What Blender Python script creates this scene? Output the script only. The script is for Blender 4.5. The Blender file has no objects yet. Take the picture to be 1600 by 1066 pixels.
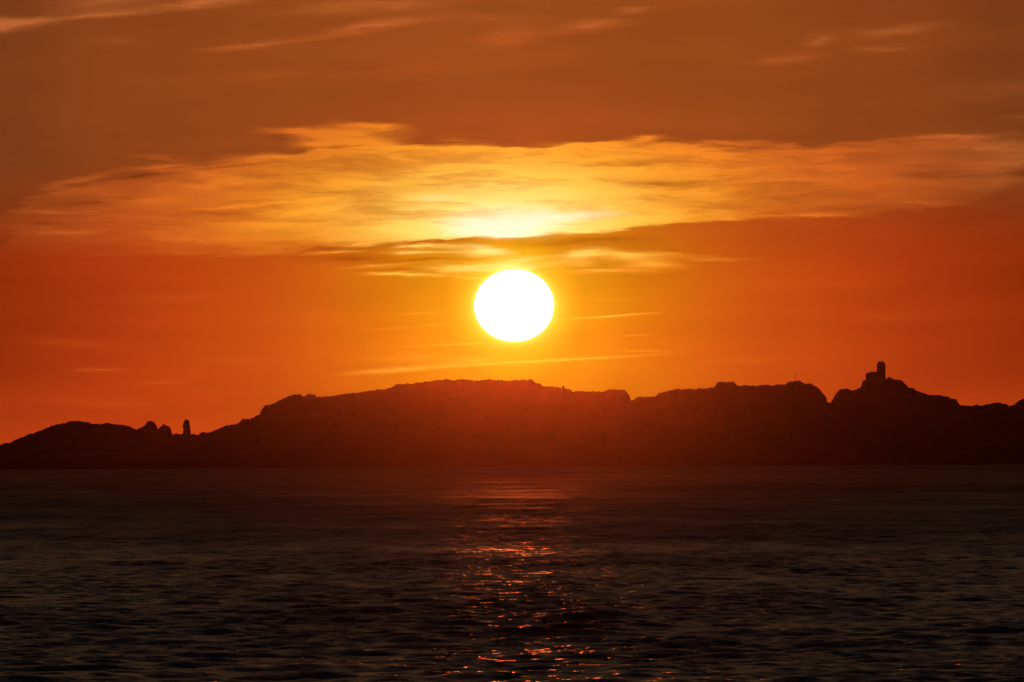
import bpy, bmesh, math, random
import numpy as np
from mathutils import Vector, Matrix
random.seed(7); rng = np.random.default_rng(11)
S = bpy.context.scene
COL = S.collection
R = math.radians

# ------------------------------------------------------------------ camera
PX = 7.536e-5            # angle of one photo pixel (1600 wide): a long telephoto lens
CAMH = 8.0               # eye height above the sea
HZ = 712.0               # photo row of the true horizon
SLOPE = 0.005            # slight roll of the photo
cd = bpy.data.cameras.new('camera'); cam = bpy.data.objects.new('camera', cd); COL.objects.link(cam)
cd.sensor_width = 36.0
cd.angle = 2 * math.atan(800 * PX)
cd.clip_start = 0.5; cd.clip_end = 200000
cam.location = (0, 0, CAMH)
pitch = math.atan((HZ - 533.0) * PX)
cam.rotation_euler = (Matrix.Rotation(math.pi / 2 + pitch, 3, 'X') @ Matrix.Rotation(-SLOPE, 3, 'Z')).to_euler()
S.camera = cam

def ang(x, y):
    """photo point -> (azimuth, elevation) in photo-pixel units of angle"""
    dx, dy = x - 800.0, HZ - y
    return dx + SLOPE * dy, dy - SLOPE * dx

# ------------------------------------------------------------------ world: dusk sky with cirrus
SUNX, SUNY = ang(802.5, 477.5)
sun_el = SUNY * PX; sun_az = SUNX * PX
W = bpy.data.worlds.new("World"); S.world = W; W.use_nodes = True
NT = W.node_tree; N = NT.nodes; L = NT.links
for n in list(N): N.remove(n)

def setin(sock, v):
    if isinstance(v, bpy.types.NodeSocket): L.new(v, sock)
    elif v is not None:
        if hasattr(sock.default_value, '__len__') and not hasattr(v, '__len__'): v = (v,) * len(sock.default_value)
        if hasattr(v, '__len__') and len(v) == 3 and len(sock.default_value) == 4: v = tuple(v) + (1,)
        sock.default_value = v
def M(op, a, b=None, c=None, clamp=False):
    n = N.new('ShaderNodeMath'); n.operation = op; n.use_clamp = clamp
    for i, v in enumerate((a, b, c)):
        if v is not None: setin(n.inputs[i], v)
    return n.outputs[0]
def VM(op, a, b=None, out=0):
    n = N.new('ShaderNodeVectorMath'); n.operation = op
    setin(n.inputs[0], a)
    if b is not None:
        if op == 'SCALE': setin(n.inputs['Scale'], b)
        else: setin(n.inputs[1], b)
    return n.outputs[out]
def comb(x, y, z=0.0):
    n = N.new('ShaderNodeCombineXYZ'); setin(n.inputs[0], x); setin(n.inputs[1], y); setin(n.inputs[2], z); return n.outputs[0]
def mixc(f, a, b):
    n = N.new('ShaderNodeMix'); n.data_type = 'RGBA'; n.clamp_factor = True
    setin(n.inputs[0], f); setin(n.inputs[6], a); setin(n.inputs[7], b); return n.outputs[2]
def smooth(v, a, b, lo=0.0, hi=1.0):
    n = N.new('ShaderNodeMapRange'); n.interpolation_type = 'SMOOTHSTEP'; n.clamp = True
    setin(n.inputs[0], v); setin(n.inputs[1], a); setin(n.inputs[2], b); setin(n.inputs[3], lo); setin(n.inputs[4], hi); return n.outputs[0]
def lin(c): return tuple(((v / 255) / 12.92 if v / 255 < .04045 else ((v / 255 + .055) / 1.055) ** 2.4) for v in c)
def ramp(v, span, pts, interp='B_SPLINE'):
    n = N.new('ShaderNodeValToRGB'); setin(n.inputs[0], M('DIVIDE', v, span))
    cr = n.color_ramp; cr.interpolation = interp
    while len(cr.elements) < len(pts): cr.elements.new(0.5)
    for e, (p, c) in zip(cr.elements, pts):
        e.position = p / span; e.color = lin(c) + (1,)
    return n.outputs[0]
def fcurve(v, pts, x0, x1, y0, y1):
    n = N.new('ShaderNodeFloatCurve')
    mr = N.new('ShaderNodeMapRange'); setin(mr.inputs[0], v); mr.inputs[1].default_value = x0; mr.inputs[2].default_value = x1
    L.new(mr.outputs[0], n.inputs['Value'])
    c = n.mapping.curves[0]
    P = [((x - x0) / (x1 - x0), (y - y0) / (y1 - y0)) for x, y in pts]
    while len(c.points) < len(P): c.points.new(0.5, 0.5)
    for q, p in zip(c.points, P): q.location = p
    for q in c.points: q.handle_type = 'VECTOR'
    n.mapping.update()
    return M('MULTIPLY_ADD', n.outputs[0], y1 - y0, y0)
def noise(vec, scale, detail=6, rough=0.55, dist=0.0):
    n = N.new('ShaderNodeTexNoise'); n.noise_dimensions = '3D'
    setin(n.inputs['Vector'], vec); n.inputs['Scale'].default_value = scale
    n.inputs['Detail'].default_value = detail; n.inputs['Roughness'].default_value = rough
    n.inputs['Distortion'].default_value = dist
    return n.outputs[0], n.outputs[1]

tc = N.new('ShaderNodeTexCoord')
sx = N.new('ShaderNodeSeparateXYZ'); L.new(tc.outputs['Generated'], sx.inputs[0])
az = M('DIVIDE', M('ARCTAN2', sx.outputs[0], sx.outputs[1]), PX)      # azimuth from due +Y, small units
el = M('DIVIDE', M('ARCSINE', sx.outputs[2]), PX)
# warped sky coordinates: gives clouds their torn outlines
P0 = comb(az, el)
def stretched(sxx, syy, off=0.0, shear=0.0):
    yy = M('SUBTRACT', el, M('MULTIPLY', az, shear)) if shear else el
    return comb(M('DIVIDE', az, sxx), M('DIVIDE', yy, syy), off)
_, w1 = noise(stretched(210, 34, 3.1, 0.03), 1.0, 4, 0.55)
_, w2 = noise(stretched(60, 9, 7.7, 0.03), 1.0, 3, 0.6)
wv = VM('ADD', VM('MULTIPLY', VM('SUBTRACT', w1, (0.5, 0.5, 0.5)), (110, 30, 0)),
        VM('MULTIPLY', VM('SUBTRACT', w2, (0.5, 0.5, 0.5)), (30, 9, 0)))
PW = VM('ADD', P0, wv)
sw = N.new('ShaderNodeSeparateXYZ'); L.new(PW, sw.inputs[0]); ax, ey = sw.outputs[0], sw.outputs[1]

# ---- clear sky: glow round the sun, browner above
dxs = M('SUBTRACT', az, SUNX); dys = M('SUBTRACT', el, SUNY)
adx = M('ABSOLUTE', dxs)
r0 = M('SQRT', M('ADD', M('MULTIPLY', dxs, dxs), M('MULTIPLY', M('MULTIPLY', dys, dys), 0.80)))
# the haze in front adds its own red forward-scattered glow round the sun, so the sky behind it carries only the rest
def unlin(v): return 255 * (12.92 * v if v < .0031308 else 1.055 * v ** (1 / 2.4) - .055)
def less_glow(pts, k=1.25):
    out = []
    for p, c in pts:
        g = 3.4e-6 * k * (0.000289 + .983 * (p * PX) ** 2) ** -1.5
        l = lin(c); l = (max(l[0] - g, l[1] - g * .08, 0.1), max(l[1] - g * .09, 0.02), max(l[2] - g * .008, 0.0005))
        out.append((p, tuple(unlin(v) for v in l)))
    return out
A = ramp(r0, 1200, less_glow( [(0, (253, 200, 30)), (75, (248, 182, 14)), (110, (236, 152, 10)), (200, (222, 122, 10)), (300, (212, 98, 16)),
                    (400, (199, 80, 17)), (520, (190, 68, 16)), (640, (174, 57, 13)), (800, (150, 47, 10)), (1200, (96, 30, 9))]), 'LINEAR')
B = ramp(adx, 1600, [(0, (147, 73, 25)), (300, (146, 71, 25)), (600, (138, 65, 24)), (800, (122, 60, 23)), (1600, (70, 38, 20))], 'EASE')
upf = smooth(el, ang(800, 425)[1], ang(800, 235)[1])
sky = mixc(upf, A, B)
lowf = smooth(el, ang(800, 540)[1], ang(800, 700)[1])
sky = mixc(M('MULTIPLY', M('MULTIPLY', lowf, smooth(adx, 250, 650)), 0.55), sky, lin((205, 70, 20)))

# ---- streak fields
nA, _ = noise(VM('MULTIPLY', PW, (1 / 260, 1 / 26, 0)), 1.0, 7, 0.58)
nB, _ = noise(VM('ADD', VM('MULTIPLY', PW, (1 / 90, 1 / 11, 0)), (5, 9, 2)), 1.0, 7, 0.67)
nC, _ = noise(VM('ADD', VM('MULTIPLY', PW, (1 / 420, 1 / 60, 0)), (2, 4, 8)), 1.0, 5, 0.5)
fine = M('ADD', M('MULTIPLY', nA, 0.6), M('MULTIPLY', nB, 0.4))

def strokes(lst):
    tot = None
    for (x0, y0, x1, y1, hw, amp) in lst:
        a0, e0 = ang(x0, y0); a1, e1 = ang(x1, y1)
        mp = N.new('ShaderNodeMapping'); mp.vector_type = 'TEXTURE'
        L.new(PW, mp.inputs[0])
        mp.inputs[1].default_value = ((a0 + a1) / 2, (e0 + e1) / 2, 0)
        mp.inputs[2].default_value = (0, 0, math.atan2(e1 - e0, a1 - a0))
        mp.inputs[3].default_value = (math.hypot(a1 - a0, e1 - e0) / 2 * 1.25, hw * 1.8, 1)
        g = N.new('ShaderNodeTexGradient'); g.gradient_type = 'QUADRATIC_SPHERE'; L.new(mp.outputs[0], g.inputs[0])
        tot = M('MULTIPLY', g.outputs[1], amp) if tot is None else M('MULTIPLY_ADD', g.outputs[1], amp, tot)
    return tot

# ---- the long bright bank
def cpts(p): return [ang(x, y) for x, y in p]
topc = fcurve(ax, cpts([(-500, 380), (0, 334), (60, 300), (200, 272), (300, 258), (440, 242), (500, 231), (600, 226), (720, 227),
                   (790, 232), (830, 234), (900, 227), (1000, 217), (1060, 223), (1130, 228), (1250, 226), (1330, 220), (1420, 212), (1600, 214), (2200, 240)]), -1300, 1400, 200, 600)
botc = fcurve(ax, cpts([(-500, 400), (0, 396), (200, 402), (400, 400), (520, 386), (700, 374), (850, 366), (1000, 358), (1200, 345), (1350, 338), (1500, 322), (1600, 300), (2200, 250)]),
              -1300, 1400, 200, 600)
wid_top = fcurve(ax, [(-1300, 20), (-700, 12), (-420, 6), (-350, 3), (0, 3), (300, 4), (600, 8), (1400, 14)], -1300, 1400, 0, 40)
dt = M('DIVIDE', M('SUBTRACT', topc, ey), wid_top)           # >0 inside, in edge widths
wid_bot = fcurve(ax, [(-1300, 14), (-500, 10), (-250, 7), (-100, 3), (400, 4), (650, 14), (1400, 24)], -1300, 1400, 0, 40)
db = M('DIVIDE', M('SUBTRACT', ey, botc), wid_bot)
jag = M('MULTIPLY', M('SUBTRACT', nB, 0.5), 3.0)
band = M('MULTIPLY', smooth(M('ADD', dt, jag), -0.4, 1.2), smooth(M('ADD', db, jag), -0.5, 1.3))
strength = fcurve(ax, [(-1300, 0.05), (-800, 0.10), (-740, 0.42), (-600, 0.62), (-450, 0.80), (-300, 0.95), (-50, 1.0), (250, 1.0), (450, 0.92), (620, 0.80), (760, 0.70), (1000, 0.3), (1400, 0.1)], -1300, 1400, 0, 1)
innr = smooth(fine, 0.38, 0.56, 0.52, 1.0)
big = smooth(nC, 0.36, 0.58, 0.80, 1.0)
fadelo = fcurve(ax, [(-1300, 0.25), (-500, 0.30), (-350, 0.45), (-180, 0.85), (0, 1.0), (300, 0.9), (500, 0.6), (800, 0.3), (1400, 0.2)], -1300, 1400, 0, 1)
fade = smooth(M('SUBTRACT', ey, botc), -4, 62); fade = M('MULTIPLY_ADD', fade, M('SUBTRACT', 1.0, fadelo), fadelo)
band = M('MULTIPLY', band, fade)
bandD = M('MULTIPLY', M('MULTIPLY', band, strength), M('MULTIPLY', innr, big))

bright = strokes([
    # round the hot core above the sun
    (690, 350, 930, 340, 20, 1.6), (560, 352, 760, 358, 12, 0.8), (600, 310, 740, 308, 7, 0.9), (560, 325, 900, 320, 14, 0.4), (700, 290, 1000, 300, 20, 0.4),
    (860, 270, 1090, 264, 8, 0.7), (900, 348, 1100, 340, 6, 0.6),
    # torn upper edge
    (390, 211, 600, 206, 6, 2.6), (450, 209, 650, 205, 11, 2.2), (490, 218, 650, 219, 9, 1.8), (515, 194, 645, 199, 5, 2.0), (440, 226, 560, 222, 8, 1.2), (650, 212, 790, 224, 3, 0.35), (540, 226, 800, 231, 5, 1.2), (780, 237, 820, 240, 3, 1.2), (820, 232, 980, 229, 5, 1.3),
    (960, 218, 1060, 217, 4, 1.2), (1050, 222, 1260, 226, 4, 1.0), (1060, 250, 1160, 244, 14, 0.6), (1260, 246, 1330, 245, 5, 1.0), (1230, 232, 1420, 236, 5, 0.5), (1380, 213, 1620, 220, 6, 0.7),
    (1420, 226, 1620, 232, 8, 0.4), (1260, 262, 1400, 258, 10, 0.35), (1250, 312, 1500, 300, 10, 0.45), (1160, 340, 1380, 330, 4, 0.8), (1080, 344, 1220, 340, 5, 0.7), (1380, 312, 1500, 322, 5, 0.5),
    (1480, 292, 1620, 284, 10, 0.4), (1060, 300, 1200, 308, 12, 0.4),
    # left wing
    (45, 298, 200, 266, 5, 0.8), (170, 268, 340, 253, 5, 1.1), (320, 255, 460, 242, 8, 1.2), (10, 331, 210, 330, 3.5, 0.8), (90, 336, 230, 338, 5, 0.6), (220, 295, 430, 276, 9, 0.9), (160, 312, 300, 306, 7, 0.6),
    (270, 326, 545, 313, 3, 1.3), (400, 334, 560, 330, 5, 1.1), (20, 370, 200, 361, 4, 0.6), (100, 374, 460, 372, 10, 0.4), (280, 352, 520, 350, 10, 0.5), (60, 395, 470, 392, 3, 0.2),
    # second torn bank between the sun and the dark bar
    (850, 408, 950, 398, 11, 2.0), (880, 400, 1080, 405, 7, 1.3), (950, 415, 1090, 416, 7, 0.9), (700, 388, 800, 400, 9, 1.5), (610, 385, 720, 384, 3, 1.2), (600, 393, 730, 396, 4, 1.0), (540, 431, 720, 430, 2.6, 2.0), (520, 418, 650, 414, 3, 1.0),
    (640, 423, 880, 414, 5, 2.2), (760, 412, 860, 404, 6, 1.2), (860, 426, 1040, 424, 4, 1.0), (700, 430, 760, 432, 3, 1.0), (1040, 402, 1200, 404, 4, 0.5), (470, 393, 600, 386, 3, 0.8), (980, 398, 1140, 397, 3, 0.6),
    # high wisps
    (-90, 46, 90, 34, 12, 2.17), (20, 32, 270, 12, 7, 1.01), (180, 20, 460, -4, 7, 1.23), (300, 78, 520, 56, 5, 1.01), (440, 62, 700, 24, 8, 1.2), (400, 26, 740, 0, 9, 1.0), (60, 14, 300, -6, 8, 0.8), (700, 66, 900, 46, 12, 1.0), (840, 50, 1000, 30, 7, 0.9),
    (930, 24, 1030, 9, 4, 1.01), (1170, 96, 1290, 86, 9, 0.51), (1230, 68, 1310, 62, 8, 0.72), (1300, 62, 1500, 36, 9, 0.58), (1300, 78, 1450, 74, 6, 0.43), (160, 136, 620, 116, 14, 0.23),
    (620, 22, 900, 40, 12, 0.32), (180, 240, 330, 250, 5, 0.36), (1080, 60, 1180, 90, 16, 0.14), (1480, 150, 1640, 134, 14, 0.22), (1560, 190, 1640, 186, 5, 0.29), (560, 118, 760, 96, 9, 0.22), (60, 70, 300, 60, 10, 0.22),
])
Sb = M('MULTIPLY', bright, smooth(fine, 0.34, 0.60, 0.35, 1.25))
# thin straight streaks low in the clear sky (hardly torn): use lightly warped coordinates
PWsave = PW
PW = VM('ADD', P0, VM('MULTIPLY', VM('SUBTRACT', w1, (0.5, 0.5, 0.5)), (40, 9, 0)))
thin = strokes([(850, 501, 1040, 487, 1.9, 1.1), (500, 588, 740, 567, 4.5, 0.9), (620, 577, 1060, 552, 2.6, 1.1), (660, 566, 820, 560, 6, 0.45), (590, 544, 930, 530, 2.2, 0.5),
                (600, 493, 720, 487, 1.6, 0.28), (655, 509, 705, 507, 1.5, 0.4), (520, 562, 780, 557, 9, 0.2), (960, 526, 1040, 521, 1.3, 0.4), (80, 577, 220, 577, 4.5, 0.28),
                (200, 600, 310, 599, 3.5, 0.22), (840, 472, 1080, 462, 2.2, 0.1), (930, 546, 1080, 549, 2.0, 0.25), (-20, 530, 240, 545, 7, 0.16), (540, 516, 660, 512, 2, 0.2),
                (1040, 566, 1300, 560, 6, 0.14), (240, 560, 480, 566, 8, 0.16), (1250, 500, 1560, 492, 9, 0.10), (100, 470, 420, 462, 10, 0.10), (1100, 450, 1400, 440, 8, 0.10), (40, 620, 300, 640, 10, 0.14)])
PW = PWsave
dark = strokes([
    (540, 380, 780, 374, 3.5, 1.2), (740, 379, 1060, 377, 9, 1.1), (1000, 380, 1380, 366, 14, 0.12), (440, 388, 640, 384, 4, 0.8), (430, 404, 680, 402, 9, 0.8), (560, 412, 800, 404, 3, 0.9), (540, 424, 700, 422, 3, 0.7), (460, 400, 640, 396, 5, 0.4),
    (910, 283, 1130, 288, 9, 1.0), (900, 280, 1020, 276, 5, 0.4), (830, 254, 1080, 258, 6, 0.55), (140, 284, 300, 272, 6, 0.9), (250, 276, 440, 253, 3.5, 1.2), (430, 256, 640, 250, 7, 0.45), (400, 217, 478, 222, 4.0, 0.5), (330, 236, 440, 231, 6, 0.15),
    (533, 282, 670, 284, 3, 0.5), (520, 326, 700, 325, 3, 0.65), (830, 349, 960, 347, 2, 0.7), (1140, 337, 1300, 330, 4, 0.5), (1250, 326, 1400, 324, 7, 0.7), (1400, 326, 1500, 330, 5, 0.4), (1560, 268, 1630, 262, 12, 1.3),
    (50, 318, 240, 308, 8, 0.75), (150, 308, 270, 302, 5, 0.4), (15, 350, 150, 353, 5, 0.6), (280, 334, 430, 331, 3, 0.5), (640, 212, 700, 217, 4, 0.2), (1400, 345, 1620, 335, 16, 0.35), (0, 372, 30, 374, 8, 0.6),
    (640, 192, 860, 212, 10, 0.12), (880, 208, 1300, 212, 7, 0.2), (160, 352, 400, 348, 6, 0.2), (1060, 232, 1240, 240, 4, 0.4), (1380, 222, 1460, 224, 4, 0.6), (1180, 266, 1300, 270, 5, 0.3), (1380, 276, 1520, 268, 12, 0.35),
    (1060, 218, 1180, 220, 3, 0.4), (840, 246, 960, 242, 3, 0.4), (560, 296, 640, 299, 3, 0.3), (940, 242, 1040, 240, 5, 0.4),
])
Sd = M('MULTIPLY', dark, smooth(fine, 0.62, 0.42, 0.5, 1.1), clamp=True)

# lit cloud colour by distance from the sun
dyc = M('SUBTRACT', el, ang(800, 352)[1]); dxc = M('SUBTRACT', az, ang(785, 352)[0])
rc = M('SQRT', M('ADD', M('MULTIPLY', dxc, dxc), M('MULTIPLY', M('MULTIPLY', dyc, dyc), 6.5)))
Cc = ramp(rc, 1200, [(0, (255, 253, 190)), (60, (255, 250, 170)), (110, (253, 228, 118)), (200, (252, 200, 76)), (300, (248, 166, 46)), (400, (236, 136, 35)), (500, (220, 112, 34)),
                     (600, (206, 97, 32)), (740, (190, 92, 34)), (860, (188, 100, 46)), (1200, (180, 98, 50))], 'LINEAR')
D = M('ADD', M('MULTIPLY', bandD, M('SUBTRACT', 1.0, M('MULTIPLY', Sb, 0.3), clamp=True)), Sb, clamp=True)
sky = mixc(D, sky, Cc)
sky = mixc(M('MULTIPLY', thin, smooth(nB, 0.3, 0.6, 0.4, 1.0), clamp=True), sky, mixc(smooth(r0, 60, 500), lin((255, 205, 60)), lin((235, 110, 40))))
darkc = VM('MULTIPLY', sky, (0.50, 0.44, 0.36))
sky = mixc(Sd, sky, darkc)
core = strokes([(680, 355, 900, 346, 13, 2.2), (700, 364, 860, 360, 6, 1.2), (740, 338, 980, 334, 7, 1.0), (640, 311, 730, 309, 5, 0.3), (760, 425, 850, 419, 5, 0.5)])
sky = mixc(M('MULTIPLY', core, smooth(fine, 0.36, 0.56, 0.6, 1.05), clamp=True), sky, lin((255, 253, 214)))
# whole-sky soft mottling
mot = smooth(nC, 0.3, 0.7, 0.93, 1.07)
sky = VM('SCALE', sky, mot)

# ---- sun disc (flattened by refraction) and a tight aureole
dd = M('SQRT', M('ADD', M('POWER', M('DIVIDE', dxs, 61.0), 2.0), M('POWER', M('DIVIDE', dys, 55.5), 2.0)))
aur = M('MULTIPLY', M('POWER', 2.718, M('MULTIPLY', M('MAXIMUM', M('SUBTRACT', dd, 1.0), 0.0), -7.0)), 0.9)
sky = VM('ADD', sky, VM('SCALE', comb(0.9, 0.62, 0.10), aur))
disc = smooth(dd, 1.035, 0.97)
sky = mixc(disc, sky, (7.0, 6.2, 4.6, 1))

# ---- the rest of the dome: physical sky, faded in above the glow and away from the sun
st = N.new('ShaderNodeTexSky'); st.sky_type = 'NISHITA'; st.sun_disc = False
st.sun_elevation = sun_el; st.sun_rotation = sun_az; st.altitude = 10; st.dust_density = 3.0
high = M('MAXIMUM', smooth(el, 698, 980), smooth(adx, 1200, 5000))
up = VM('MULTIPLY', st.outputs[0], (0.018, 0.019, 0.024))
full = mixc(high, sky, up)
bg = N.new('ShaderNodeBackground'); L.new(full, bg.inputs[0]); bg.inputs[1].default_value = 1.0
wo = N.new('ShaderNodeOutputWorld'); L.new(bg.outputs[0], wo.inputs[0])

# ------------------------------------------------------------------ sun lamp (a setting sun, dimmed and reddened)
ld = bpy.data.lights.new('sun_lamp', 'SUN'); lo = bpy.data.objects.new('sun_lamp', ld); COL.objects.link(lo)
ld.energy = 0.21; ld.angle = R(0.5); ld.color = (1.0, 0.12, 0.018)
sd = Vector((math.sin(sun_az) * math.cos(sun_el), math.cos(sun_az) * math.cos(sun_el), math.sin(sun_el)))
lo.rotation_euler = (-sd).to_track_quat('-Z', 'Y').to_euler(); lo.location = (0, -20, 60)
S.view_settings.view_transform = 'Standard'; S.view_settings.look = 'None'
S.view_settings.exposure = 0.0; S.view_settings.gamma = 1.0; S.view_settings.use_curve_mapping = False
S.cycles.max_bounces = 4; S.cycles.volume_bounces = 0; S.cycles.glossy_bounces = 2; S.cycles.diffuse_bounces = 1
S.cycles.use_denoising = True; S.cycles.denoiser = 'OPENIMAGEDENOISE'; S.cycles.denoising_prefilter = 'NONE'; S.cycles.use_adaptive_sampling = False
S.cycles.sample_clamp_indirect = 2.0

# ------------------------------------------------------------------ helpers
def mat(name, base, rough=0.9, var=0.35, scale=0.5, bump=0.0):
    m = bpy.data.materials.new(name); m.use_nodes = True; nt = m.node_tree; b = nt.nodes['Principled BSDF']
    b.inputs['Roughness'].default_value = rough
    b.inputs['Specular IOR Level'].default_value = 0.05
    t = nt.nodes.new('ShaderNodeTexCoord'); n = nt.nodes.new('ShaderNodeTexNoise'); n.inputs['Scale'].default_value = scale; n.inputs['Detail'].default_value = 8
    nt.links.new(t.outputs['Object'], n.inputs['Vector'])
    r = nt.nodes.new('ShaderNodeValToRGB'); r.color_ramp.elements[0].position = .3; r.color_ramp.elements[1].position = .7
    r.color_ramp.elements[0].color = tuple(c * (1 - var) for c in base) + (1,); r.color_ramp.elements[1].color = tuple(c * (1 + var) for c in base) + (1,)
    nt.links.new(n.outputs[0], r.inputs[0]); nt.links.new(r.outputs[0], b.inputs['Base Color'])
    if bump:
        bm = nt.nodes.new('ShaderNodeBump'); bm.inputs['Distance'].default_value = bump; nt.links.new(n.outputs[0], bm.inputs['Height']); nt.links.new(bm.outputs[0], b.inputs['Normal'])
    return m
def tag(o, label=None, cat=None, group=None, kind=None):
    for k, v in (('label', label), ('category', cat), ('group', group), ('kind', kind)):
        if v: o[k] = v
    return o
def obj(name, bm, m, parent=None):
    me = bpy.data.meshes.new(name); bmesh.ops.recalc_face_normals(bm, faces=bm.faces); bm.to_mesh(me); bm.free(); me.materials.append(m)
    o = bpy.data.objects.new(name, me); COL.objects.link(o)
    if parent: o.parent = parent
    return o
def empty(name, loc):
    o = bpy.data.objects.new(name, None); COL.objects.link(o); o.location = loc; o.empty_display_size = 2; return o
def grid_mesh(name, V, nr, nc, m, smooth_=True):
    me = bpy.data.meshes.new(name)
    i = np.arange(nr - 1)[:, None] * nc + np.arange(nc - 1)[None, :]
    q = np.stack([i, i + 1, i + nc + 1, i + nc], -1).reshape(-1, 4).astype(np.int32)
    me.vertices.add(len(V)); me.vertices.foreach_set('co', V.astype(np.float32).ravel())
    me.loops.add(q.size); me.loops.foreach_set('vertex_index', q.ravel())
    me.polygons.add(len(q)); me.polygons.foreach_set('loop_start', np.arange(0, q.size, 4, dtype=np.int32))
    me.polygons.foreach_set('use_smooth', np.full(len(q), smooth_))
    me.update(calc_edges=True); me.materials.append(m)
    o = bpy.data.objects.new(name, me); COL.objects.link(o); return o
def fbm1(x, seed, octs=6, base=1.0, gain=0.5):
    r = np.random.default_rng(seed); out = np.zeros_like(x, dtype=float); a = 1.0; f = base
    for _ in range(octs):
        tab = r.uniform(-1, 1, 4096); t = (x * f) % 4095; i = t.astype(int); u = t - i; u = u * u * (3 - 2 * u)
        out += a * (tab[i] * (1 - u) + tab[(i + 1) % 4096] * u); a *= gain; f *= 2.03
    return out
def fbm2(x, y, seed, octs=5, base=1.0, gain=0.5):
    r = np.random.default_rng(seed); out = np.zeros(np.broadcast(x, y).shape); a = 1.0; f = base
    for _ in range(octs):
        tab = r.uniform(-1, 1, (256, 256)); tx = (x * f + 1000) % 255; ty = (y * f + 1000) % 255
        i = tx.astype(int); j = ty.astype(int); u = tx - i; v = ty - j; u = u * u * (3 - 2 * u); v = v * v * (3 - 2 * v)
        i2 = (i + 1) % 256; j2 = (j + 1) % 256
        out = out + a * ((tab[i, j] * (1 - u) + tab[i2, j] * u) * (1 - v) + (tab[i, j2] * (1 - u) + tab[i2, j2] * u) * v); a *= gain; f *= 2.03
    return out

# ------------------------------------------------------------------ hills of the island
DR = 6200.0                                                 # distance of the skyline ridge
def ridge_pt(x, y, D=DR):
    a, e = ang(x, y)
    return D * math.tan(a * PX), CAMH + D * e * PX
U = PX * DR                                                 # metres per photo pixel at the ridge
prof = [(-700, 745), (-420, 738), (-260, 728), (-120, 716), (-50, 704), (0, 695.5), (15, 692), (25, 686), (40, 681), (55, 675), (65, 672), (80, 666), (95, 662), (110, 658.5), (135, 658.5), (142, 661.5), (150, 661.5),
 (157, 663.5), (165, 661.5), (180, 662.5), (187, 664), (203, 667), (212, 671), (220, 670), (228, 671), (246, 675), (252, 677), (269, 679), (275, 678.5), (285, 677.5), (297, 678.5), (310, 678.5), (315, 676), (325, 675),
 (330, 674), (345, 668), (360, 663), (372, 661.5), (376, 657.5), (381, 656), (390, 655.5), (400, 650), (405, 647.5), (407, 640), (412, 635), (420, 631.5), (430, 628.5), (440, 624), (450, 619), (460, 616.5), (469, 616.5),
 (472, 620.5), (476, 620), (480, 617), (486, 616), (491, 617), (494, 621), (510, 619.5), (525, 617.5), (540, 615), (560, 613), (573, 610.5), (580, 611), (597, 609), (610, 605.5), (615, 602), (620, 600.5), (640, 599.5),
 (650, 598), (670, 596.5), (682, 594), (697, 593), (710, 594), (717, 592.5), (727, 592.5), (730, 593.5), (750, 594), (800, 594), (823, 594.5), (827, 593.3), (831, 594.5), (836, 598.5), (844, 601), (846, 603.5), (860, 603.5),
 (866, 604), (872, 605.5), (875, 604.5), (876.5, 607), (890, 607.5), (893, 611.5), (905, 610), (915, 611.5), (935, 612), (945, 610.5), (955, 607.5), (965, 608), (976, 609.5),
 (980, 615), (983, 619), (985, 625.5), (990, 625.5), (993, 622), (1000, 621), (1007, 619), (1017, 619), (1022, 620), (1027, 615), (1040, 611.5), (1050, 608.5), (1060, 607), (1065, 608.5), (1095, 607.5), (1105, 605.5),
 (1115, 605), (1120, 597.5), (1132, 597), (1140, 596.5), (1145, 595.5), (1149, 601.5), (1152, 602.5), (1200, 602), (1225, 601.5), (1230, 597), (1235, 595), (1248, 595), (1256, 599), (1266, 598.5), (1275, 605),
 (1282, 611), (1290, 621), (1291.5, 629), (1297, 629.5), (1300, 624), (1305, 615), (1311, 608.5), (1325, 608), (1331, 610), (1340, 608), (1344, 605), (1347, 595.5), (1352, 595), (1366, 593), (1383, 592.5), (1388, 589.5),
 (1393, 592.5), (1400, 593.5), (1408, 594.5), (1411, 597.5), (1413, 601), (1416, 602), (1418, 605.5), (1426, 606.5), (1432, 611.5), (1440, 614.5), (1448, 617), (1462, 618), (1478, 619), (1486, 623), (1493, 625),
 (1499, 633), (1510, 632.5), (1517, 634.5), (1525, 632.5), (1533, 634), (1545, 631.5), (1555, 629.5), (1563, 630.5), (1575, 633), (1580, 633), (1588, 628), (1595, 624), (1600, 620), (1640, 612), (1720, 606), (1850, 622), (2050, 640), (2250, 690), (2500, 738)]
pp = np.array([ridge_pt(x, y) for x, y in prof])
xs = np.concatenate([np.arange(pp[0, 0], -390, 2.0), np.arange(-390, 390, 0.28), np.arange(390, pp[-1, 0], 2.0)])
H = np.interp(xs, pp[:, 0], pp[:, 1])
H = H + (fbm1(xs + 2000, 3, 5, 0.30, 0.72) * 0.40) * np.clip((H - 3) / 10, 0, 1)
H = np.maximum(H, -2.0)
hs = np.convolve(np.pad(H, 60, mode='edge'), np.hanning(121) / np.hanning(121).sum(), 'valid')      # broad form of the land
tv = np.concatenate([np.linspace(0, 0.9, 34) , np.linspace(0.92, 1.0, 9), 1 + np.linspace(0.02, 0.12, 7), 1 + np.linspace(0.2, 1.0, 14)])
yshore = 5985 + 32 * fbm1(xs + 3000, 21, 5, 0.006, 0.5)
T = tv[:, None]; X = np.broadcast_to(xs[None, :], (len(tv), len(xs))).copy()
Y = np.where(T <= 1, yshore + (DR - yshore) * T, DR + (T - 1) * 420)
rel = fbm2(X * 0.012, Y * 0.018, 5, 6, 1.0, 0.52)
front = np.clip(T, 0, 1)
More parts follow.
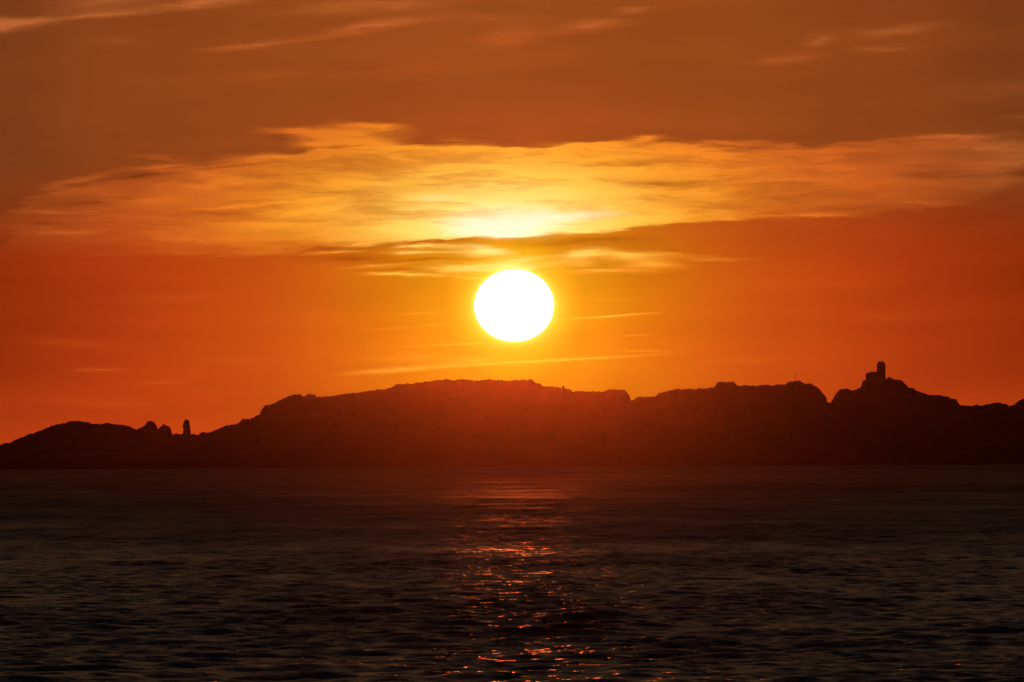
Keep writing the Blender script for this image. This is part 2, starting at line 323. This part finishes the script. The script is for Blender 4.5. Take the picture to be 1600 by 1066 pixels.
wide = np.exp(-((T - 1) / 0.035) ** 2)                                # the fine skyline belongs to a narrow crest
Hm = np.min(np.stack([np.roll(H, k) for k in range(-26, 27)]), 0)
Hm = np.convolve(np.pad(Hm, 24, mode='edge'), np.hanning(49) / np.hanning(49).sum(), 'valid')
crest = Hm[None, :] - 0.6
hh = crest * (1 - wide) + H[None, :] * wide
shape = np.where(T <= 1, 0.16 * np.clip(front / 0.05, 0, 1) + 0.84 * (front ** 0.75), np.clip(1 - np.clip(T - 1, 0, 2) ** 1.5, -0.1, 1))
gul = np.clip(front * (1 - front) * 4, 0, 1) * np.where(T <= 1, 1, 0)
Z = hh * shape - np.abs(rel) * 0.20 * np.maximum(hh, 0) * gul - np.where(T > 1.0, (np.abs(rel) * 3) * np.clip((T - 1) * 4, 0, 1), 0)
Z = np.where((T == 0), -1.5, Z); Z = np.where(T >= 2.0, -3, Z)
X = X * (1 + (Y - DR) / DR * np.where(T < 1, 0.0, 0.0))
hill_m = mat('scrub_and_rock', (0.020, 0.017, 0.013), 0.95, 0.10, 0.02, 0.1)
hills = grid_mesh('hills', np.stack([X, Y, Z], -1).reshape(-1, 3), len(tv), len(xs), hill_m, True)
tag(hills, kind='structure')
def ground(x):  return float(np.interp(x, xs, H))

# ------------------------------------------------------------------ rocks on the skyline
rock_m = mat('bare_granite', (0.04, 0.035, 0.03), 0.9, 0.4, 0.4, 0.3)
def loft_rock(name, rings, seed, depth=0.8, sub=3, label=None, cat=None, group=None, rough=0.10):
    """rings: (photo y, left x, right x) from the top down; a lumpy solid with that outline"""
    r = random.Random(seed)
    pts = [(ridge_pt(l, y), ridge_pt(rr, y)) for y, l, rr in rings]
    bx = sum((a[0] + b[0]) / 2 for a, b in pts) / len(pts); bz = pts[-1][0][1]
    bm = bmesh.new(); n = 20; allr = []
    dense = []
    for k in range(len(pts) - 1):
        for s in range(sub):
            t = s / sub; a = [pts[k][i][0] * (1 - t) + pts[k + 1][i][0] * t for i in (0, 1)]; z = pts[k][0][1] * (1 - t) + pts[k + 1][0][1] * t
            dense.append((a[0], a[1], z))
    dense.append((pts[-1][0][0], pts[-1][1][0], pts[-1][0][1]))
    for (l, rr, z) in dense:
        c = (l + rr) / 2; hw = max((rr - l) / 2, .15); ring = []
        for i in range(n):
            th = 2 * math.pi * i / n; co = math.cos(th); si = math.sin(th)
            k = 1 + rough * r.uniform(-1, 1) * abs(si)
            sq = (abs(co) ** 3 + abs(si) ** 3) ** (-1 / 3)
            ring.append(bm.verts.new((c - bx + hw * co * sq / 1.0 * (1 if abs(co) > .9 else k * .99), hw * depth * si * sq * k, z - bz + r.uniform(-.08, .08))))
        allr.append(ring)
    for a, b in zip(allr, allr[1:]):
        for i in range(n): bm.faces.new((a[i], b[i], b[(i + 1) % n], a[(i + 1) % n]))
    bm.faces.new(allr[0]); bm.faces.new(allr[-1])
    o = obj(name, bm, rock_m); o.location = (bx, DR, bz); tag(o, label, cat, group); return o

loft_rock('rock_pillar', [(655.8, 288.2, 293.4), (657.0, 287.4, 294.6), (660, 286.2, 295.4), (664, 285.3, 295.6), (666, 284.4, 296.3), (669, 285.6, 296.8), (674, 285.6, 297.0), (677.5, 285.2, 297.3), (682, 284.5, 298)], 4, 0.8,
          label='tall narrow rock pillar standing upright and alone in the low gap of the skyline', cat='rock pillar')
loft_rock('boulder', [(658.3, 230.5, 238), (659.3, 229.2, 240), (661.5, 227.8, 241.6), (664, 226.6, 243.2), (667, 222, 245), (670, 216, 246), (676, 214, 248)], 9, 0.9,
          label='broad flat-topped boulder on the low ridge, left of the pointed one', cat='boulder', group='boulders on the low ridge')
loft_rock('boulder', [(662.2, 254.9, 255.5), (664, 253.6, 257), (666, 251.5, 262), (668, 249, 265), (671, 246.5, 266.6), (675, 245.5, 267.6), (681, 245, 269)], 13, 0.9,
          label='smaller boulder with a pointed tip, between the flat-topped boulder and the rock pillar', cat='boulder', group='boulders on the low ridge')
loft_rock('rock', [(654.4, 378.2, 380.6), (655.6, 376.8, 381.4), (658, 376, 382), (661, 375, 383)], 15, 0.9,
          label='small knob of rock on the slope left of the big hill', cat='rock', rough=.06)
loft_rock('rock', [(603.6, 877.4, 880.8), (605, 876.8, 881.4), (610, 876.4, 881.8)], 17, 0.9,
          label='small square rock notched into the crest just right of the summit', cat='rock', rough=.05)
loft_rock('rock', [(593.0, 825.8, 828.6), (594.4, 824.6, 830.4), (597, 823, 832)], 19, 0.9,
          label='low rock lump at the right end of the flat summit, below the sun', cat='rock', rough=.06)

# ------------------------------------------------------------------ lighthouse
wall_m = mat('weathered_render', (0.10, 0.09, 0.08), 0.85, 0.15, 0.7, 0.02)
roof_m = mat('roof_tiles', (0.10, 0.05, 0.03), 0.85, 0.3, 2.0, 0.03)
trim_m = mat('grey_stone_trim', (0.09, 0.085, 0.08), 0.8, 0.15, 1.5, 0.02)
metal_m = mat('painted_metal', (0.12, 0.12, 0.12), 0.5, 0.2, 2.0)
glass_m = mat('dark_glass', (0.02, 0.02, 0.025), 0.1, 0.1, 1.0)
def box(bm, x0, x1, y0, y1, z0, z1):
    v = [bm.verts.new(p) for p in ((x0, y0, z0), (x1, y0, z0), (x1, y1, z0), (x0, y1, z0), (x0, y0, z1), (x1, y0, z1), (x1, y1, z1), (x0, y1, z1))]
    for f in ((0, 3, 2, 1), (4, 5, 6, 7), (0, 1, 5, 4), (1, 2, 6, 5), (2, 3, 7, 6), (3, 0, 4, 7)): bm.faces.new([v[i] for i in f])
def lathe(bm, prof, n=8, rot=math.pi / 8):
    rings = [[bm.verts.new((r * math.cos(rot + 2 * math.pi * i / n), r * math.sin(rot + 2 * math.pi * i / n), z)) for i in range(n)] for r, z in prof]
    for a, b in zip(rings, rings[1:]):
        for i in range(n): bm.faces.new((a[i], a[(i + 1) % n], b[(i + 1) % n], b[i]))
    bm.faces.new(rings[0][::-1]); bm.faces.new(rings[-1])
tx, tz = ridge_pt(1375.6, 592.5)
lh = empty('lighthouse', (tx, DR, tz)); tag(lh, 'lighthouse with short thick tower and lower house beside it on the rocky peak', 'lighthouse')
c8 = 1 / math.cos(math.pi / 8)
bm = bmesh.new(); lathe(bm, [(7.25 * U * c8, -4), (7.2 * U * c8, 0.4), (6.75 * U * c8, 1.0), (6.6 * U * c8, 21.2 * U)]); obj('tower', bm, wall_m, lh)
bm = bmesh.new(); lathe(bm, [(6.6 * U * c8, 21.2 * U + .01), (7.0 * U * c8, 21.6 * U), (7.0 * U * c8, 23.0 * U), (5.9 * U * c8, 23.9 * U), (5.0 * U * c8, 24.0 * U)]); obj('gallery', bm, trim_m, lh)
bm = bmesh.new(); lathe(bm, [(4.9 * U, 24.0 * U + .01), (4.9 * U, 25.9 * U)], 16); lant = obj('lantern', bm, glass_m, lh)
for i in range(8):
    a = math.pi / 4 * i; bm = bmesh.new(); x, y = 4.95 * U * math.cos(a), 4.95 * U * math.sin(a)
    box(bm, x - .07, x + .07, y - .07, y + .07, 24.0 * U, 25.95 * U); obj('mullion', bm, metal_m, lant)
bm = bmesh.new(); lathe(bm, [(5.3 * U, 25.9 * U + .02), (5.4 * U, 26.5 * U), (4.6 * U, 27.2 * U), (1.0 * U, 27.7 * U)], 16); obj('lantern_roof', bm, metal_m, lh)
def window(parent, x, y, z, w=0.9, h=1.4):
    bm = bmesh.new(); box(bm, x - w / 2 - .1, x + w / 2 + .1, y - .12, y + .05, z - .1, z + h + .1); f = obj('window', bm, trim_m, parent)
    bm = bmesh.new(); box(bm, x - w / 2, x + w / 2, y - .15, y - .10, z, z + h); obj('pane', bm, glass_m, f)
window(lh, 0, -6.72 * U, 3.0); window(lh, 0, -6.66 * U, 7.0, .7, 1.1)
hx0 = ridge_pt(1351.6, 590)[0] - tx; hx1 = -6.5 * U
hz = lambda y: ridge_pt(1358, y)[1] - tz
hb, ht, hr = -3.5, hz(584.0), hz(580.9)
bm = bmesh.new(); box(bm, hx0, hx1, -3.6, 3.6, hb, ht); obj('house_wall', bm, wall_m, lh)
bm = bmesh.new()
e = .02; y0, y1 = -3.75, 3.75
xr = ridge_pt(1360.2, 581)[0] - tx
vv = [bm.verts.new(p) for p in ((hx0 - .1, y0, ht + e), (hx1, y0, ht + e), (hx1, y1, ht + e), (hx0 - .1, y1, ht + e), (xr, 0 - .4, hr), (hx1, 0 - .4, hr), (hx1, .4, hr), (xr, .4, hr))]
for f in ((3, 2, 1, 0), (0, 1, 5, 4), (2, 3, 7, 6), (3, 0, 4, 7), (4, 5, 6, 7), (1, 2, 6, 5)): bm.faces.new([vv[i] for i in f])
obj('roof', bm, roof_m, lh)
for wx in (hx0 + 1.4, hx0 + 3.4, hx0 + 5.2): window(lh, wx, -3.6, 1.2)
bm = bmesh.new(); box(bm, -.55, .55, -6.78 * U - .1, -6.6 * U, -0.5, 1.7); d = obj('door', bm, roof_m, lh)
bm = bmesh.new(); box(bm, .3, .38, -6.78 * U - .18, -6.78 * U - .1, .5, .65); obj('handle', bm, metal_m, d)

# thin mast on the right hill
mx, mz = ridge_pt(1241.5, 596.5)
ms = empty('radio_mast', (mx, DR, mz)); tag(ms, 'thin radio mast on the flat hilltop between the long ridge and the lighthouse peak', 'mast')
bm = bmesh.new(); lathe(bm, [(.22, -1), (.17, 3), (.10, 12.5 * U), (.03, 13.6 * U)], 8); obj('pole', bm, metal_m, ms)
for zz, ww in ((9.5 * U, .8), (11.2 * U, .6)):
    bm = bmesh.new(); box(bm, -ww, ww, -.24, -.12, zz, zz + .09); obj('crossbar', bm, metal_m, ms)

# ------------------------------------------------------------------ sea
wm = bpy.data.materials.new('sea_water'); wm.use_nodes = True; nt = wm.node_tree; b = nt.nodes['Principled BSDF']
b.inputs['Base Color'].default_value = (0.004, 0.005, 0.006, 1); b.inputs['Roughness'].default_value = 0.16; b.inputs['IOR'].default_value = 1.215
t = nt.nodes.new('ShaderNodeNewGeometry')
def slope_noise(sc, det, st, amp):
    mp = nt.nodes.new('ShaderNodeMapping'); mp.inputs[3].default_value = st; nt.links.new(t.outputs['Position'], mp.inputs[0])
    n = nt.nodes.new('ShaderNodeTexNoise'); n.inputs['Scale'].default_value = sc; n.inputs['Detail'].default_value = det; n.inputs['Roughness'].default_value = 0.65
    nt.links.new(mp.outputs[0], n.inputs['Vector'])
    v = nt.nodes.new('ShaderNodeVectorMath'); v.operation = 'SUBTRACT'; nt.links.new(n.outputs[1], v.inputs[0]); v.inputs[1].default_value = (.5, .5, .5)
    w = nt.nodes.new('ShaderNodeVectorMath'); w.operation = 'MULTIPLY'; nt.links.new(v.outputs[0], w.inputs[0]); w.inputs[1].default_value = (amp * 4.2, amp, 0)   # sideways ripple tilt exaggerated to spread the sun's glitter wider
    return w.outputs[0]
v1 = slope_noise(7.0, 2, (0.6, 1, 1), 0.9); v2 = slope_noise(1.6, 3, (0.5, 1, 1), 0.95)
va = nt.nodes.new('ShaderNodeVectorMath'); va.operation = 'ADD'; nt.links.new(v1, va.inputs[0]); nt.links.new(v2, va.inputs[1])
v3a = slope_noise(1.0, 5, (0.07, 0.012, 1), 0.28); v3b = slope_noise(1.0, 4, (0.28, 0.014, 1), 0.42)
v3n = nt.nodes.new('ShaderNodeVectorMath'); v3n.operation = 'ADD'; nt.links.new(v3a, v3n.inputs[0]); nt.links.new(v3b, v3n.inputs[1]); v3 = v3n.outputs[0]
vc = nt.nodes.new('ShaderNodeVectorMath'); vc.operation = 'ADD'; nt.links.new(va.outputs[0], vc.inputs[0]); nt.links.new(v3, vc.inputs[1])
vb = nt.nodes.new('ShaderNodeVectorMath'); vb.operation = 'ADD'; nt.links.new(vc.outputs[0], vb.inputs[0]); nt.links.new(t.outputs['Normal'], vb.inputs[1])
vn = nt.nodes.new('ShaderNodeVectorMath'); vn.operation = 'NORMALIZE'; nt.links.new(vb.outputs[0], vn.inputs[0]); nt.links.new(vn.outputs[0], b.inputs['Normal'])

# ripples finer than the mesh become micro roughness: alpha = sqrt(2 * slope variance), roughness = sqrt(alpha)
an = nt.nodes.new('ShaderNodeAttribute'); an.attribute_name = 'ripple_slope'
m1 = nt.nodes.new('ShaderNodeMath'); m1.operation = 'MULTIPLY'; m1.inputs[1].default_value = 2.0; nt.links.new(an.outputs['Fac'], m1.inputs[0])
m2 = nt.nodes.new('ShaderNodeMath'); m2.operation = 'POWER'; m2.inputs[1].default_value = 0.25; nt.links.new(m1.outputs[0], m2.inputs[0]); nt.links.new(m2.outputs[0], b.inputs['Roughness'])

radii = [2.0]
while radii[-1] < 270: radii.append(radii[-1] * 1.12 if radii[-1] < 150 else radii[-1] + 3)
while radii[-1] < 6300: radii.append(radii[-1] + 0.30 * max(1.0, (radii[-1] / 600) ** 1.7))
while radii[-1] < 60000: radii.append(radii[-1] * 1.10)
radii = np.array(radii)
fa = np.arange(-4.05, 4.051, 0.0115)
side = [4.12]
while side[-1] < 178: side.append(side[-1] + (0.05 if side[-1] < 11 else min((side[-1] - 10.4) * .09, 4)))
side = np.array(side + [180.0])
azs = np.radians(np.concatenate([-side[::-1], fa, side]))
comps = []
wd = np.radians(-80)                                   # swell runs roughly towards the viewer
for k in range(84):
    lam = 0.45 * (26 / 0.45) ** (k / 83.0) * rng.uniform(.93, 1.07)
    th = wd + rng.normal(0, 0.45)
    amp = 0.0165 * lam / (1 + (lam / 1.3) ** 1.2) * rng.uniform(.5, 1.4)
    comps.append((2 * math.pi / lam * math.cos(th), 2 * math.pi / lam * math.sin(th), rng.uniform(0, 6.28), amp, lam))
Vs = []; Rs = []
daz = np.gradient(azs)
for c0 in range(0, len(radii), 400):
    rr = radii[c0:c0 + 400][:, None]; dr = np.gradient(radii)[c0:c0 + 400][:, None]
    Xw = rr * np.sin(azs)[None, :]; Yw = rr * np.cos(azs)[None, :]; Zw = np.zeros_like(Xw)
    res = np.maximum(dr, rr * daz[None, :])
    gust = 1 + 0.40 * fbm2(Xw / 60, Yw / 90, 31, 3) + 0.35 * fbm2(Xw / 14, Yw / 45, 37, 3)
    lost = np.full(Xw.shape, 0.0008)
    gust = gust + np.clip((rr - 900) / 2500, 0, 1) * 0.8 * fbm2(Xw / 22, Yw / 230, 41, 4)
    for kx, ky, ph, am, lam in comps:
        wgt = np.clip((lam / res - 2.5) / 2.0, 0, 1)
        lost += (0.035 + 0.45 * np.clip((np.abs(azs[None, :]) - 0.19) / 0.05, 0, 1) + 0.25 * np.clip((rr - 500) / 2000, 0, 1)) * (am * 2 * math.pi / lam) ** 2 * (1 - wgt ** 2)
        s = np.sin(kx * Xw + ky * Yw + ph)
        Zw += am * wgt * (s + 0.25 * (s * s - .5) * 1.0)
    Zw *= np.clip(gust, .25, 2.1)
    Rs.append(np.clip(lost * np.clip(gust, .5, 1.8) + 0.055 * np.clip((rr - 700) / 1900, 0, 1) * np.clip(gust, .75, 1.4), 0, .10).ravel()); Vs.append(np.stack([Xw, Yw, Zw], -1).reshape(-1, 3))
V = np.concatenate(Vs)
sea = grid_mesh('sea', V, len(radii), len(azs), wm); tag(sea, kind='structure')
at = sea.data.attributes.new('ripple_slope', 'FLOAT', 'POINT'); rs = np.concatenate(Rs); at.data.foreach_set('value', rs.astype(np.float32))
print('slope var', rs.min(), np.median(rs), rs.max()); print('sea verts', len(V), len(radii), len(azs))

# ------------------------------------------------------------------ haze: even, thin, strongly forward-scattering sea air
hm = bpy.data.materials.new('haze'); hm.use_nodes = True; nt = hm.node_tree
for n in list(nt.nodes): nt.nodes.remove(n)
pv = nt.nodes.new('ShaderNodeVolumePrincipled'); mo = nt.nodes.new('ShaderNodeOutputMaterial'); nt.links.new(pv.outputs[0], mo.inputs['Volume'])
pv.inputs['Color'].default_value = (0.20, 0.14, 0.10, 1); pv.inputs['Density'].default_value = 6.6e-6; pv.inputs['Anisotropy'].default_value = 0.983
bm = bmesh.new(); box(bm, -9000, 9000, -900, 9000, -4, 130); hz_o = obj('haze', bm, hm); tag(hz_o, kind='stuff')
